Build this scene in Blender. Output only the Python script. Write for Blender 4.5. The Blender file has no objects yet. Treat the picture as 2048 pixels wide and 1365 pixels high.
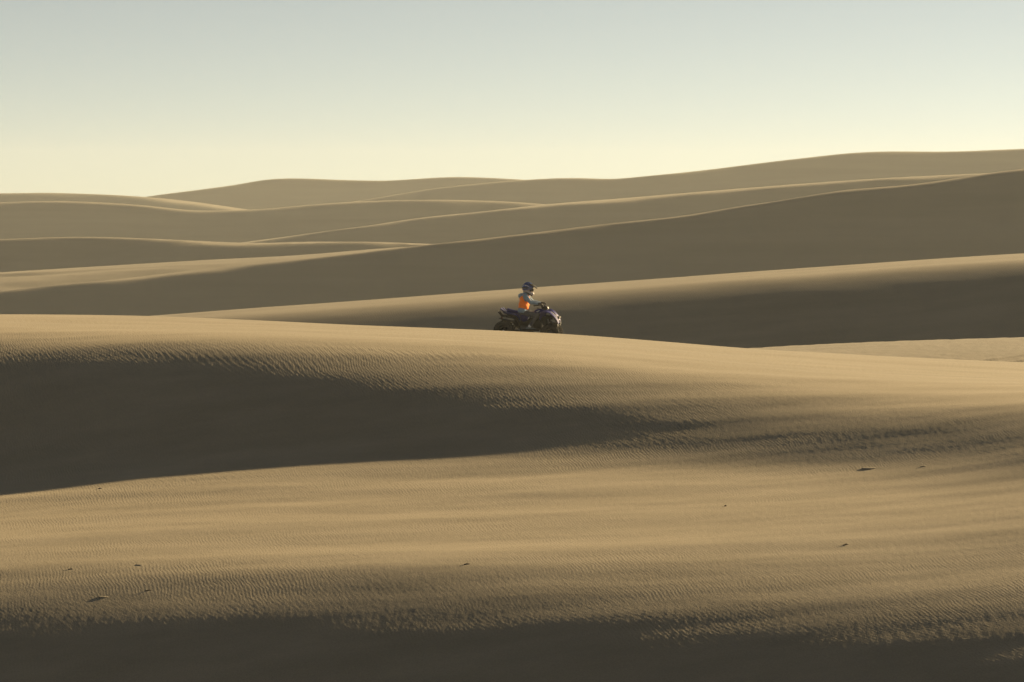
import bpy, bmesh, math, random
import numpy as np
from mathutils import Vector, Matrix

sc = bpy.context.scene
COL = sc.collection
RAD = math.radians

# ------------------------------------------------------------------ camera, sky, sun, exposure
F = 5590.0            # focal length in photo pixels (photo 2048 wide)
R0 = 400.0            # photo row of eye level
ZC = 9.0              # eye height above the datum
SUN_AZ, SUN_EL = 54.0, 16.0

cam = bpy.data.cameras.new('camera')
cam_o = bpy.data.objects.new('camera', cam)
COL.objects.link(cam_o)
cam.sensor_width = 36.0
cam.lens = 36.0 * F / 2048.0
cam.shift_y = -(682.5 - R0) / 2048.0
cam.clip_start = 0.5
cam.clip_end = 9000.0
cam_o.location = (0, 0, ZC)
cam_o.rotation_euler = (RAD(90), 0, 0)
cam.dof.use_dof = True
cam.dof.focus_distance = 77.0
cam.dof.aperture_fstop = 5.6
sc.camera = cam_o

world = bpy.data.worlds.new('World')
sc.world = world
world.use_nodes = True
wn = world.node_tree
bg = wn.nodes['Background']
sky = wn.nodes.new('ShaderNodeTexSky')
sky.sky_type = 'NISHITA'
sky.sun_disc = False
sky.sun_elevation = RAD(SUN_EL)
sky.sun_rotation = RAD(SUN_AZ)
sky.air_density = 0.4
sky.dust_density = 0.1
sky.ozone_density = 1.0
tint = wn.nodes.new('ShaderNodeMix')
tint.data_type = 'RGBA'
tint.blend_type = 'MULTIPLY'
tint.inputs[0].default_value = 1.0
tint.inputs[7].default_value = (0.80, 0.73, 0.565, 1)
hs = wn.nodes.new('ShaderNodeHueSaturation')
hs.inputs['Saturation'].default_value = 0.62
wn.links.new(sky.outputs[0], hs.inputs['Color'])
wn.links.new(hs.outputs[0], tint.inputs[6])
wn.links.new(tint.outputs[2], bg.inputs[0])
bg.inputs[1].default_value = 0.05

sun = bpy.data.lights.new('sun', 'SUN')
sun.energy = 5.0
sun.angle = RAD(0.6)
sun.color = (1.0, 0.745, 0.40)
sun_o = bpy.data.objects.new('sun', sun)
COL.objects.link(sun_o)
SUN = Vector((math.sin(RAD(SUN_AZ)) * math.cos(RAD(SUN_EL)), math.cos(RAD(SUN_AZ)) * math.cos(RAD(SUN_EL)), math.sin(RAD(SUN_EL))))
sun_o.rotation_euler = (-SUN).to_track_quat('-Z', 'Y').to_euler()
sun_o.location = SUN * 60

vs = sc.view_settings
vs.view_transform = 'Standard'
vs.look = 'None'
vs.gamma = 1.0
vs.exposure = 1.53
cy = sc.cycles
cy.max_bounces = 6
cy.diffuse_bounces = 3
cy.glossy_bounces = 2
cy.volume_bounces = 0
cy.use_denoising = True

# ------------------------------------------------------------------ helpers
def px2u(c):
    return (np.asarray(c, float) - 1024.0) / F

def gauss1(a, n):
    if n < 1: return a
    k = np.exp(-0.5 * (np.arange(-3 * n, 3 * n + 1) / n) ** 2); k /= k.sum()
    return np.convolve(np.pad(a, 3 * n, mode='reflect', reflect_type='odd'), k, mode='valid')

def perlin(x, y, seed):
    rs = np.random.RandomState(seed)
    ang = rs.rand(256, 256).astype(np.float32) * 2 * math.pi
    gx, gy = np.cos(ang), np.sin(ang)
    xi = np.floor(x).astype(np.int64); yi = np.floor(y).astype(np.int64)
    xf = (x - xi).astype(np.float32); yf = (y - yi).astype(np.float32)
    u = xf * xf * xf * (xf * (xf * 6 - 15) + 10); v = yf * yf * yf * (yf * (yf * 6 - 15) + 10)
    def g(a, b, dx, dy):
        i = a & 255; j = b & 255
        return gx[i, j] * dx + gy[i, j] * dy
    n00 = g(xi, yi, xf, yf); n10 = g(xi + 1, yi, xf - 1, yf)
    n01 = g(xi, yi + 1, xf, yf - 1); n11 = g(xi + 1, yi + 1, xf - 1, yf - 1)
    return 1.5 * ((n00 * (1 - u) + n10 * u) * (1 - v) + (n01 * (1 - u) + n11 * u) * v)

def sstep(a, b, x):
    t = np.clip((x - a) / (b - a), 0, 1)
    return t * t * (3 - 2 * t)

def tri_pts(c, t):
    return np.interp(c, [p[0] for p in t], [p[1] for p in t])

def grid_mesh(name, X, Y, Z, mat, kind='structure'):
    """X,Y,Z arrays of shape (rows, cols) -> one mesh object."""
    nr, nc = X.shape
    me = bpy.data.meshes.new(name)
    co = np.stack([X, Y, Z], -1).reshape(-1, 3).astype(np.float32)
    idx = np.arange(nr * nc, dtype=np.int32).reshape(nr, nc)
    q = np.stack([idx[1:, :-1], idx[1:, 1:], idx[:-1, 1:], idx[:-1, :-1]], -1).reshape(-1, 4)
    me.vertices.add(len(co)); me.vertices.foreach_set('co', co.ravel())
    me.loops.add(q.size); me.loops.foreach_set('vertex_index', q.ravel())
    me.polygons.add(len(q))
    me.polygons.foreach_set('loop_start', np.arange(0, q.size, 4, dtype=np.int32))
    me.update(calc_edges=True)
    me.polygons.foreach_set('use_smooth', np.ones(len(q), dtype=bool))
    me.materials.append(mat)
    o = bpy.data.objects.new(name, me)
    COL.objects.link(o)
    if kind: o['kind'] = kind
    return o

# ------------------------------------------------------------------ materials
MATS = {}
def nodes_of(m):
    m.use_nodes = True
    return m.node_tree.nodes, m.node_tree.links, m.node_tree.nodes['Principled BSDF']

def sand_material(name, ripple_length, ripple_height, grain_strength, sheen, streak):
    m = bpy.data.materials.new(name)
    n, l, b = nodes_of(m)
    tc = n.new('ShaderNodeTexCoord')
    n1 = n.new('ShaderNodeTexNoise'); n1.inputs['Scale'].default_value = 1.0; n1.inputs['Detail'].default_value = 6; n1.inputs['Roughness'].default_value = 0.62
    mp = n.new('ShaderNodeMapping'); mp.inputs['Scale'].default_value = streak
    mp.inputs['Rotation'].default_value = (0, 0, RAD(-6))
    l.new(tc.outputs['Object'], mp.inputs[0]); l.new(mp.outputs[0], n1.inputs['Vector'])
    n2 = n.new('ShaderNodeTexNoise'); n2.inputs['Scale'].default_value = 40.0; n2.inputs['Detail'].default_value = 3
    l.new(tc.outputs['Object'], n2.inputs['Vector'])
    r1 = n.new('ShaderNodeValToRGB')
    r1.color_ramp.elements[0].position = 0.3; r1.color_ramp.elements[0].color = (0.168, 0.152, 0.121, 1)
    r1.color_ramp.elements[1].position = 0.7; r1.color_ramp.elements[1].color = (0.222, 0.199, 0.159, 1)
    l.new(n1.outputs[0], r1.inputs[0])
    mx = n.new('ShaderNodeMix'); mx.data_type = 'RGBA'; mx.blend_type = 'MULTIPLY'; mx.inputs[0].default_value = 1.0
    r2 = n.new('ShaderNodeValToRGB')
    r2.color_ramp.elements[0].position = 0.3; r2.color_ramp.elements[0].color = (0.86, 0.86, 0.86, 1)
    r2.color_ramp.elements[1].position = 0.7; r2.color_ramp.elements[1].color = (1.08, 1.08, 1.08, 1)
    l.new(n2.outputs[0], r2.inputs[0])
    l.new(r1.outputs[0], mx.inputs[6]); l.new(r2.outputs[0], mx.inputs[7])
    l.new(mx.outputs[2], b.inputs['Base Color'])
    b.inputs['Roughness'].default_value = 0.95
    b.inputs['Specular IOR Level'].default_value = 0.3
    b.inputs['Sheen Weight'].default_value = sheen
    b.inputs['Sheen Roughness'].default_value = 0.4
    b.inputs['Sheen Tint'].default_value = (1.0, 0.82, 0.55, 1)
    # fine relief: wind ripples (where the mesh does not carry them) and grain
    bn = n.new('ShaderNodeBump'); bn.inputs['Strength'].default_value = grain_strength; bn.inputs['Distance'].default_value = 0.012
    l.new(n2.outputs[0], bn.inputs['Height'])
    mw = n.new('ShaderNodeMapping'); mw.inputs['Rotation'].default_value = (0, 0, RAD(-14))
    l.new(tc.outputs['Object'], mw.inputs[0])
    wv = n.new('ShaderNodeTexWave'); wv.wave_type = 'BANDS'; wv.bands_direction = 'X'
    nd = n.new('ShaderNodeTexNoise'); nd.inputs['Scale'].default_value = 0.9; nd.inputs['Detail'].default_value = 2
    l.new(tc.outputs['Object'], nd.inputs['Vector'])
    va = n.new('ShaderNodeVectorMath'); va.operation = 'MULTIPLY_ADD'
    va.inputs[1].default_value = (4 * ripple_length, 4 * ripple_length, 0)
    l.new(nd.outputs['Color'], va.inputs[0]); l.new(mw.outputs[0], va.inputs[2])
    l.new(va.outputs[0], wv.inputs['Vector'])
    wv.inputs['Scale'].default_value = 0.314 / ripple_length; wv.inputs['Distortion'].default_value = 7.0
    wv.inputs['Detail'].default_value = 2.0; wv.inputs['Detail Scale'].default_value = 0.35; wv.inputs['Detail Roughness'].default_value = 0.6
    nm = n.new('ShaderNodeTexNoise'); nm.inputs['Scale'].default_value = 1.0; nm.inputs['Detail'].default_value = 3
    mk = n.new('ShaderNodeMapping'); mk.inputs['Scale'].default_value = (0.3, 0.9, 0.3); mk.inputs['Location'].default_value = (3.1, 7.7, 0)
    l.new(tc.outputs['Object'], mk.inputs[0]); l.new(mk.outputs[0], nm.inputs['Vector'])
    rm = n.new('ShaderNodeMapRange'); rm.inputs['From Min'].default_value = 0.36; rm.inputs['From Max'].default_value = 0.64
    rm.inputs['To Min'].default_value = 0.08; rm.inputs['To Max'].default_value = 1.0
    l.new(nm.outputs[0], rm.inputs['Value'])
    mu = n.new('ShaderNodeMath'); mu.operation = 'MULTIPLY'
    l.new(wv.outputs[1], mu.inputs[0]); l.new(rm.outputs[0], mu.inputs[1])
    b2 = n.new('ShaderNodeBump'); b2.inputs['Strength'].default_value = 1.0; b2.inputs['Distance'].default_value = ripple_height
    l.new(mu.outputs[0], b2.inputs['Height']); l.new(bn.outputs[0], b2.inputs['Normal'])
    l.new(b2.outputs[0], b.inputs['Normal'])
    return m

SAND = sand_material('sand', 0.060, 0.0013, 0.4, 0.09, (0.35, 1.0, 0.35))
SAND_MID = sand_material('sand_rippled', 0.12, 0.003, 0.5, 0.03, (0.12, 0.5, 0.4))
SAND_FAR = sand_material('sand_distant', 0.9, 0.004, 0.0, 0.02, (0.012, 0.06, 0.25))

# ------------------------------------------------------------------ dunes
# Each dune is a smooth bicubic sheet of heights over plan (x right, y away).  It is fitted, by least squares, to the
# crest seen in the photograph (at a chosen real distance) and to how squarely its slopes meet the low sun.
LX, LY, LZ = SUN

def bspline(t, d):
    if d == 0: return np.stack([(1 - t) ** 3, 3 * t ** 3 - 6 * t ** 2 + 4, -3 * t ** 3 + 3 * t ** 2 + 3 * t + 1, t ** 3], -1) / 6
    if d == 1: return np.stack([-3 * (1 - t) ** 2, 9 * t ** 2 - 12 * t, -9 * t ** 2 + 6 * t + 3, 3 * t ** 2], -1) / 6
    return np.stack([6 * (1 - t), 18 * t - 12, -18 * t + 6, 6 * t], -1) / 6

class Sheet:
    def __init__(self, x0, x1, nx, y0, y1, ny):
        self.x0, self.x1, self.nx, self.y0, self.y1, self.ny = x0, x1, nx, y0, y1, ny
        self.hx = (x1 - x0) / (nx - 3); self.hy = (y1 - y0) / (ny - 3)
        self.n = nx * ny
        self.c = np.zeros(self.n)
    def weights(self, x, y, dx=0, dy=0):
        gx = np.clip((x - self.x0) / self.hx, 0, self.nx - 3 - 1e-6); gy = np.clip((y - self.y0) / self.hy, 0, self.ny - 3 - 1e-6)
        ix = gx.astype(int); iy = gy.astype(int)
        bx = bspline(gx - ix, dx) / self.hx ** dx; by = bspline(gy - iy, dy) / self.hy ** dy
        return iy, ix, by, bx
    def __call__(self, x, y, dx=0, dy=0):
        iy, ix, by, bx = self.weights(x, y, dx, dy)
        c = self.c.reshape(self.ny, self.nx)
        z = np.zeros(x.shape)
        for i in range(4):
            for j in range(4):
                z += by[..., i] * bx[..., j] * c[iy + i, ix + j]
        return z
    def rows(self, x, y, dx=0, dy=0):
        """Sparse linear rows: sixteen control indices and weights for each point."""
        iy, ix, by, bx = self.weights(x, y, dx, dy)
        i = ((iy[:, None] + np.arange(4))[:, :, None] * self.nx + (ix[:, None] + np.arange(4))[:, None, :]).reshape(len(x), 16)
        return i, (by[:, :, None] * bx[:, None, :]).reshape(len(x), 16)
    def normal(self, i, w, b, weight):
        w2 = w * np.asarray(weight, float).reshape(-1, 1)
        n = self.n
        A = np.bincount((i[:, :, None] * n + i[:, None, :]).ravel(), (w2[:, :, None] * w2[:, None, :]).ravel(), n * n).reshape(n, n)
        B = np.bincount(i.ravel(), (w2 * (np.asarray(b, float) * np.asarray(weight, float)).reshape(-1, 1)).ravel(), n)
        return A, B

def visible_y(sh, u, d0, rows, n_scan=420):
    ys = np.linspace(d0, sh.y0 + 0.5, n_scan)
    R = R0 - sh(u[None, :] * ys[:, None], np.repeat(ys[:, None], len(u), 1)) / ys[:, None] * F
    R = np.maximum.accumulate(R, axis=0) + np.arange(n_scan)[:, None] * 1e-6
    out = np.empty((rows.shape[0], len(u)))
    for j in range(len(u)):
        out[:, j] = np.interp(rows[:, j], R[:, j], ys, left=np.nan, right=np.nan)
    return out, R

def fit_dune(crest, d0, table, y_range, nx, ny, row_lo, row_hi, row_step, col_lo, col_hi, absolute=False, passes=16, n_col=90):
    ua, ub = px2u(col_lo), px2u(col_hi)
    sh = Sheet(min(ua * y_range[0], ua * y_range[1]) - 2, max(ub * y_range[0], ub * y_range[1]) + 2, nx, y_range[0], y_range[1], ny)
    cols = np.linspace(col_lo, col_hi, n_col); u = px2u(cols)
    cr = gauss1(tri_pts(cols, crest), 1)
    tc = [t[0] for t in table]; nk = len(table[0][1])
    kn = lambda k, f: np.interp(cols, tc, [f(t[1][k]) for t in table])
    kr = np.array([gauss1(kn(k, lambda p: p[0]), 3) for k in range(nk)])
    kt = np.array([gauss1(kn(k, lambda p: p[1]), 3) for k in range(nk)])
    kw = np.array([kn(k, lambda p: p[2] if len(p) > 2 else 1.0) for k in range(nk)])
    if not absolute: kr = kr - kr[0] + cr
    ra = np.arange(row_lo, row_hi, row_step)
    T = np.array([np.interp(ra, kr[:, j], kt[:, j]) for j in range(n_col)]).T
    W = np.array([np.interp(ra, kr[:, j], kw[:, j]) for j in range(n_col)]).T
    if not absolute: W = W * np.where(ra[:, None] > kr[-1][None], 0.3, 1)
    T = np.where(T > 0, T * LZ / 0.142, T if absolute else 0.65 * T)
    zcr = -(cr - R0) / F * d0
    zxs = gauss1(np.gradient(zcr, u * d0), 8)
    off = np.clip(ra[:, None] - cr[None], 0, 40)
    T = np.minimum(T, LZ - LX * zxs - LY * (0.015 + 0.04 * np.sqrt(off / 40) - (ra[:, None] - R0) / F - zxs * u))
    # start from a plain slope
    gx, gy = np.meshgrid(np.linspace(sh.x0, sh.x1, 2 * nx), np.linspace(sh.y0, sh.y1, 2 * ny)); gx = gx.ravel(); gy = gy.ravel()
    zi = np.interp(gx / d0, u, zcr) - np.maximum(d0 - gy, 0) * (0.12 if absolute else 0.3) - np.maximum(gy - d0, 0) * 0.1
    A, B = sh.normal(*sh.rows(gx, gy), zi, np.ones(len(gx)))
    sh.c = np.linalg.solve(A + 1e-3 * np.eye(sh.n), B)
    # smoothness along and across the sun, crest, back of the crest
    h = math.hypot(LX, LY); a = (LX / h, LY / h); c = (-a[1], a[0])
    i0, wxx = sh.rows(gx, gy, 2, 0); _, wyy = sh.rows(gx, gy, 0, 2); _, wxy = sh.rows(gx, gy, 1, 1)
    CA = np.zeros((sh.n, sh.n)); CB = np.zeros(sh.n)
    def add(i, w, b, wt):
        nonlocal CA, CB
        p, q = sh.normal(i, w, b, wt); CA += p; CB += q
    one = np.ones(len(gx)); nil = np.zeros(len(gx))
    for p, q, lam in ((a, a, 0.02), (c, c, 0.3), (a, c, 0.05)):
        add(i0, p[0] * q[0] * wxx + (p[0] * q[1] + p[1] * q[0]) * wxy + p[1] * q[1] * wyy, nil, math.sqrt(lam) * one)
    yd = np.full(n_col, float(d0)); on = np.ones(n_col); tcr = (cr - R0) / F
    add(*sh.rows(u * yd, yd), zcr, 60 * on)
    ix, wx = sh.rows(u * yd, yd, 1, 0); _, wy = sh.rows(u * yd, yd, 0, 1)
    add(ix, wx * u[:, None] + wy, -tcr, 25 * on)
    add(*sh.rows(u * (yd + 2.5), yd + 2.5), zcr - 2.5 * (tcr + 0.09), 4 * on)
    if not absolute:
        m = gy < d0 - 1
        add(*sh.rows(gx[m], gy[m], 0, 1), 0.3 * one[m], 0.05 * one[m])
    rr = np.repeat(ra[:, None], n_col, 1)
    for k in range(passes):
        Y, _ = visible_y(sh, u, d0, rr, 300)
        ok = np.isfinite(Y)
        y = Y[ok]; x = (u[None, :] * Y)[ok]
        i, wx = sh.rows(x, y, 1, 0); _, wy = sh.rows(x, y, 0, 1)
        A, B = sh.normal(i, LX * wx + LY * wy, LZ - T[ok], W[ok])
        new = np.linalg.solve(A + CA + 1e-7 * np.eye(sh.n), B + CB)
        sh.c = sh.c + (0.5 if k else 1.0) * (new - sh.c)
    return sh

def dune_mesh(name, sh, d0, mat, n_rows, col_step, col_lo, col_hi, bottom, back=None, extra=None, base=-7.0):
    """A dune as one mesh: the face towards the camera (sampled finely where it is seen), the far side and the foot."""
    cols = np.arange(col_lo, col_hi + 1, col_step, dtype=float)
    u = px2u(cols)
    v = np.linspace(0, 1, n_rows)[:, None]
    _, R = visible_y(sh, u, d0, np.zeros((1, len(u))))
    rows = R[0][None, :] + v * (np.minimum(bottom, R[-1] - 1e-3) - R[0])[None, :]
    Y, _ = visible_y(sh, u, d0, rows + 1e-9)
    Y = np.where(np.isfinite(Y), Y, d0)
    X = u[None, :] * Y
    Z = sh(X, Y)
    if extra is not None:
        Z = Z + extra(X, Y)
    t0 = -sh(u * d0, np.full_like(u, d0)) / d0
    back = back or [(0.6, 0.03), (1.5, 0.10), (4, 0.18), (10, 0.22), (25, 0.2), (60, 0.18)]
    bx, by, bz = [], [], []
    pd, ps, drop = 0.0, 0.0, 0.0
    for d, s in back:
        drop = drop + (d - pd) * (t0 + 0.5 * (s + ps))
        pd, ps = d, s
        yy = Y[0] + d
        bx.append(u * yy); by.append(yy); bz.append(np.maximum(Z[0] - drop, base - ZC - 0.5))
    bx, by, bz = np.array(bx)[::-1], np.array(by)[::-1], np.array(bz)[::-1]
    fx, fy, fz = [], [], []
    for k in range(1, 9):
        yy = Y[-1] * (1 - 0.006 * k * k)
        fx.append(u * yy); fy.append(yy); fz.append(np.maximum(Z[-1] - 0.3 * (Y[-1] - yy), base - ZC - 0.5))
    AX, AY, AZ = np.vstack([bx, X, fx]), np.vstack([by, Y, fy]), np.vstack([bz, Z, fz])
    # the ridge runs on past both sides of the picture, sinking slowly
    def wing(e, sign):
        i = 60 if e == 0 else -61
        n = len(AX) // 25
        run = AX[:, e] - AX[:, i]
        sx = gauss1(np.clip((AZ[:, e] - AZ[:, i]) / run, -0.3, 0.3), n); sy = gauss1(np.clip((AY[:, e] - AY[:, i]) / run, -0.8, 0.8), n)
        xs, ys_, zs = [], [], []
        for k in (15, 40, 80, 140, 220, 340, 520, 800, 1500, 2600):
            dx = k / F * d0
            s = sign * 0.06 * d0 * (1 - math.exp(-dx / (0.06 * d0)))          # the last slope dies away
            xs.append(AX[:, e] + sign * dx); ys_.append(AY[:, e] + sy * s)
            zs.append(np.maximum(AZ[:, e] + sx * s - 0.3 * dx * dx / (d0 + dx), base - ZC - 0.5))
        return np.array(xs).T, np.array(ys_).T, np.array(zs).T
    lx, ly, lz = wing(0, -1); rx, ry, rz = wing(-1, 1)
    o = grid_mesh(name, np.hstack([lx[:, ::-1], AX, rx]), np.hstack([ly[:, ::-1], AY, ry]), np.hstack([lz[:, ::-1], AZ, rz]) + ZC, mat)
    return o

def ripples(X, Y):
    """Wind ripples and low streaks of the near dune, in metres."""
    A = X - 0.25 * Y; B = Y + 0.1 * X
    # broad low swells and streaks drawn out along the wind-shadow
    h = 0.034 * perlin(A / 11.0, B / 2.6, 3) + 0.017 * perlin(A / 5.0, B / 1.0, 4) + 0.003 * perlin(A / 1.2, B / 0.4, 5)
    h = h * (1 - 0.85 * sstep(71.5, 74.5, Y))              # the crest itself runs clean
    w1 = perlin(X / 6.0, Y / 6.0, 11); w2 = perlin(X / 1.6, Y / 1.6, 12); w3 = perlin(X / 0.4, Y / 0.4, 13)
    def train(angle, wave, k1, k2, k3, lee):
        s = (X * math.cos(angle) + Y * math.sin(angle) + k1 * w1 + k2 * w2 + k3 * w3) / wave
        f = s - np.floor(s)
        # steep lee side, gentle windward side
        return np.where(f < lee, 0.5 - 0.5 * np.cos(math.pi * f / lee), 0.5 + 0.5 * np.cos(math.pi * (f - lee) / (1 - lee))) - 0.5
    up = sstep(52, 62, Y + 3 * w1)                       # longer ripples on the upper slope
    fine = (1 - up) * train(RAD(36), 0.062, 0.30, 0.10, 0.020, 0.6) + up * train(RAD(36), 0.09, 0.40, 0.12, 0.024, 0.6)
    mid = (1 - up) * train(RAD(30), 0.085, 0.35, 0.12, 0.026, 0.6) + up * train(RAD(30), 0.125, 0.45, 0.14, 0.03, 0.6)
    coarse = train(RAD(22), 0.165, 0.5, 0.16, 0.035, 0.62)
    patch = perlin(A / 6.0, B / 2.2, 15) + 0.45 * perlin(A / 1.8, B / 0.9, 17)
    mc = sstep(0.5, 0.85, patch) * sstep(0.0, 0.5, 0.5 + perlin(X / 0.9, Y / 0.9, 19)) * up
    mm = sstep(-0.3, 0.4, patch) * (1 - mc)
    mf = 0.45 + 0.55 * sstep(-0.4, 0.3, perlin(A / 5.0, B / 1.1, 16))
    calm = 1 - 0.75 * sstep(0.3, 0.6, perlin(A / 9.0 + 3.3, B / 1.5, 18))
    size = 0.52 + 0.48 * up
    # a few coarse ripples just below the crest on the left, as in the photograph
    band = np.exp(-((Y - 70.3 + 0.16 * (X + 9.0)) / 0.55) ** 2) * sstep(-14.0, -12.0, X) * (1 - sstep(-6.0, -2.5, X))
    grain = 0.0011 * perlin(X / 0.11, Y / 0.16, 20) + 0.0007 * perlin(X / 0.05, Y / 0.07, 21)
    return h + calm * size * (0.72 + 0.28 * up) * (0.0022 * fine * mf * (1 - 0.6 * mm) + 0.0022 * mid * mm + 0.0046 * coarse * np.maximum(mc, 1.2 * band)) + grain

NEAR_BACK = [(0.15, .04), (0.3, .10), (0.5, .18), (0.8, .25), (1.3, .25), (1.5, .13), (1.7, .0), (2.0, -.046), (4.0, -.046), (5, .02), (7, .08), (12, .07), (25, .08), (45, .1)]
S = 0.35    # weight where the sun does not reach
CREST_NEAR = [(-600, 640), (-200, 630), (0, 629), (150, 630), (290, 632), (450, 638), (700, 650), (990, 661), (1130, 668), (1300, 681), (1490, 697), (1700, 709), (1900, 719), (2048, 725), (2308, 734), (2700, 740)]
SUN_NEAR = [
    (0,    [(629, .2), (657, .13), (690, .055), (738, .008), (768, -.10, S), (815, -.24, S), (880, -.26, S), (922, -.04, S), (982, .07, S), (1028, .085), (1120, .095), (1175, .05), (1230, .012), (1275, -.006), (1420, -.07, S)]),
    (350,  [(633, .2), (662, .13), (692, .055), (735, .008), (765, -.08, S), (815, -.19, S), (870, -.17, S), (908, -.02, S), (956, .06, S), (1000, .085), (1120, .1), (1170, .05), (1232, .012), (1278, -.006), (1420, -.07, S)]),
    (700,  [(650, .2), (682, .14), (720, .06), (778, .008), (805, -.05, S), (835, -.09, S), (880, -.06, S), (905, 0, S), (930, .06, S), (950, .085), (1110, .105), (1170, .04), (1240, .012), (1285, -.006), (1420, -.07, S)]),
    (1000, [(661, .2), (695, .14), (740, .065), (822, .008), (842, -.03, S), (860, -.05, S), (885, -.03, S), (905, .01, S), (925, .06, S), (945, .08), (1110, .105), (1180, .04), (1245, .012), (1290, -.006), (1420, -.07, S)]),
    (1300, [(681, .2), (725, .16), (785, .06), (852, .012), (870, -.004, S), (880, -.006, S), (895, .006, S), (908, .02, S), (930, .065, S), (960, .09), (1110, .1), (1180, .045), (1255, .012), (1300, -.005), (1420, -.06, S)]),
    (1700, [(709, .2), (755, .16), (815, .065), (858, .026), (880, .016), (900, .013), (918, .018), (938, .04), (965, .075), (990, .09), (1100, .09), (1190, .05), (1270, .014), (1320, -.003), (1420, -.05, S)]),
    (2048, [(725, .19), (770, .15), (825, .055), (858, .02), (880, .011), (900, .009), (920, .014), (942, .03), (970, .055), (1000, .065), (1090, .065), (1190, .04), (1280, .014), (1330, -.003), (1420, -.05, S)]),
]
NEAR = fit_dune(CREST_NEAR, 75, SUN_NEAR, (28, 80), 27, 45, 640, 1421, 6, -200, 2248, absolute=True, passes=18)
dune_mesh('foreground_dune', NEAR, 75, SAND, 630, 1.75, -190, 2240, 1412, back=NEAR_BACK, extra=ripples)

def ground_point(sh, d0, col, row):
    y, _ = visible_y(sh, px2u(np.array([col])), d0, np.array([[float(row)]]))
    return np.array([px2u(col) * y[0, 0], y[0, 0]])

def groove(X, Y, a, b, half, depth):
    d = b - a; L = math.hypot(*d); d = d / L
    along = (X - a[0]) * d[0] + (Y - a[1]) * d[1]
    across = -(X - a[0]) * d[1] + (Y - a[1]) * d[0] + 0.12 * np.sin(along * 0.35)
    q = across / half
    return depth * (-np.exp(-q * q) + 0.55 * np.exp(-(np.abs(q) - 1.9) ** 2)) * sstep(-0.5, 0.5, along) * (1 - sstep(L - 0.5, L + 0.5, along))

def far_dune(name, crest, d, table, depth, ny, row_hi, mat, n_rows, col_step, lo=-260, hi=2308, nx=27, step=2.0, tracks=()):
    sh = fit_dune(crest, d, table, (d - depth, d + 4), nx, ny, min(p[1] for p in crest), row_hi, step, lo, hi)
    k = d / 130.0
    marks = [(ground_point(sh, d, c0, r0), ground_point(sh, d, c1, r1), w, dp) for c0, r0, c1, r1, w, dp in tracks]
    def relief(X, Y):
        fade = sstep(0.0, 1.0, (d - Y) / (0.6 * k))
        h = fade * k * (0.35 if d < 200 else 1.7) * (0.05 * perlin(X / (9 * k), Y / (3.5 * k), nx) + 0.02 * perlin((X + Y) / (3.0 * k), Y / (1.6 * k), ny))
        if d < 100: h = h + 0.012 * perlin(X / 0.55, Y / 0.5, 61) + 0.006 * perlin(X / 0.2, Y / 0.25, 62)
        for a, b, w, dp in marks: h = h + groove(X, Y, a, b, w, dp)
        return h
    dune_mesh(name, sh, d, mat, n_rows, col_step, lo + 8, hi - 8, row_hi - 4, extra=relief)

far_dune('right_dune', [(900, 745), (1200, 716), (1490, 697), (1700, 686), (1900, 679), (2048, 675), (2400, 662)], 96,
    [(0, [(0, .2), (8, .15), (30, .12), (90, .10)]), (2048, [(0, .2), (12, .15), (40, .12), (90, .10)])],
    34, 20, 800, SAND_MID, 100, 2.5, lo=1000, hi=2400, nx=16, tracks=[(1960, 724, 2200, 696, 0.10, 0.05), (2000, 728, 2240, 703, 0.10, 0.05)])
far_dune('middle_dune', [(-300, 676), (0, 653), (330, 630), (500, 617), (700, 603), (900, 588), (1100, 573), (1300, 559), (1500, 544), (1700, 530), (1900, 516), (2048, 507), (2308, 492)], 150,
    [(0,    [(0, .2), (8, .14), (18, .085), (30, .04), (45, .012), (62, -.01), (95, -.04), (130, -.05), (200, .01)]),
     (700,  [(0, .2), (9, .14), (20, .085), (34, .04), (50, .012), (68, -.01), (100, -.04), (130, -.05), (200, .01)]),
     (1300, [(0, .2), (10, .14), (22, .085), (36, .04), (52, .012), (70, -.01), (105, -.05), (140, -.05), (220, .015)]),
     (2048, [(0, .2), (10, .14), (22, .085), (34, .04), (48, .01), (64, -.02), (100, -.07), (150, -.08), (240, .015)])],
    64, 44, 740, SAND_MID, 200, 3, tracks=[(1480, 549, 2150, 505.5, 0.16, 0.05), (1640, 538, 2150, 507.5, 0.14, 0.05), (1850, 522, 1920, 517.5, 0.3, 0.06)])
far_dune('dark_dune', [(-300, 612), (0, 583), (200, 563), (420, 537), (560, 522), (700, 508), (850, 490), (950, 480), (1100, 462), (1230, 446), (1350, 435), (1450, 418), (1600, 395), (1700, 379), (1850, 368), (1950, 350), (2048, 338), (2308, 318)], 330,
    [(0,    [(0, .2), (4, .1), (9, -.02), (25, -.12), (60, -.18), (220, -.16)]),
     (560,  [(0, .2), (3, .1), (6, -.03), (20, -.14), (60, -.2), (220, -.16)]),
     (1100, [(0, .12), (1.5, .02), (3, -.08), (20, -.18), (60, -.22), (220, -.18)]),
     (2048, [(0, .12), (1.5, .02), (3, -.1), (20, -.2), (60, -.24), (260, -.2)])],
    66, 40, 700, SAND_FAR, 120, 6)
far_dune('low_left_dune', [(-300, 564), (0, 545), (200, 533), (400, 521), (600, 511), (740, 499), (850, 492), (1000, 484), (1300, 476)], 380,
    [(0, [(0, .2), (5, .12), (9, .02), (14, .12), (30, .08), (60, .05)]), (700, [(0, .2), (5, .13), (10, .10), (20, .06), (40, .02), (60, 0)])],
    63, 30, 620, SAND_FAR, 60, 6, hi=1300, nx=20)
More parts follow.
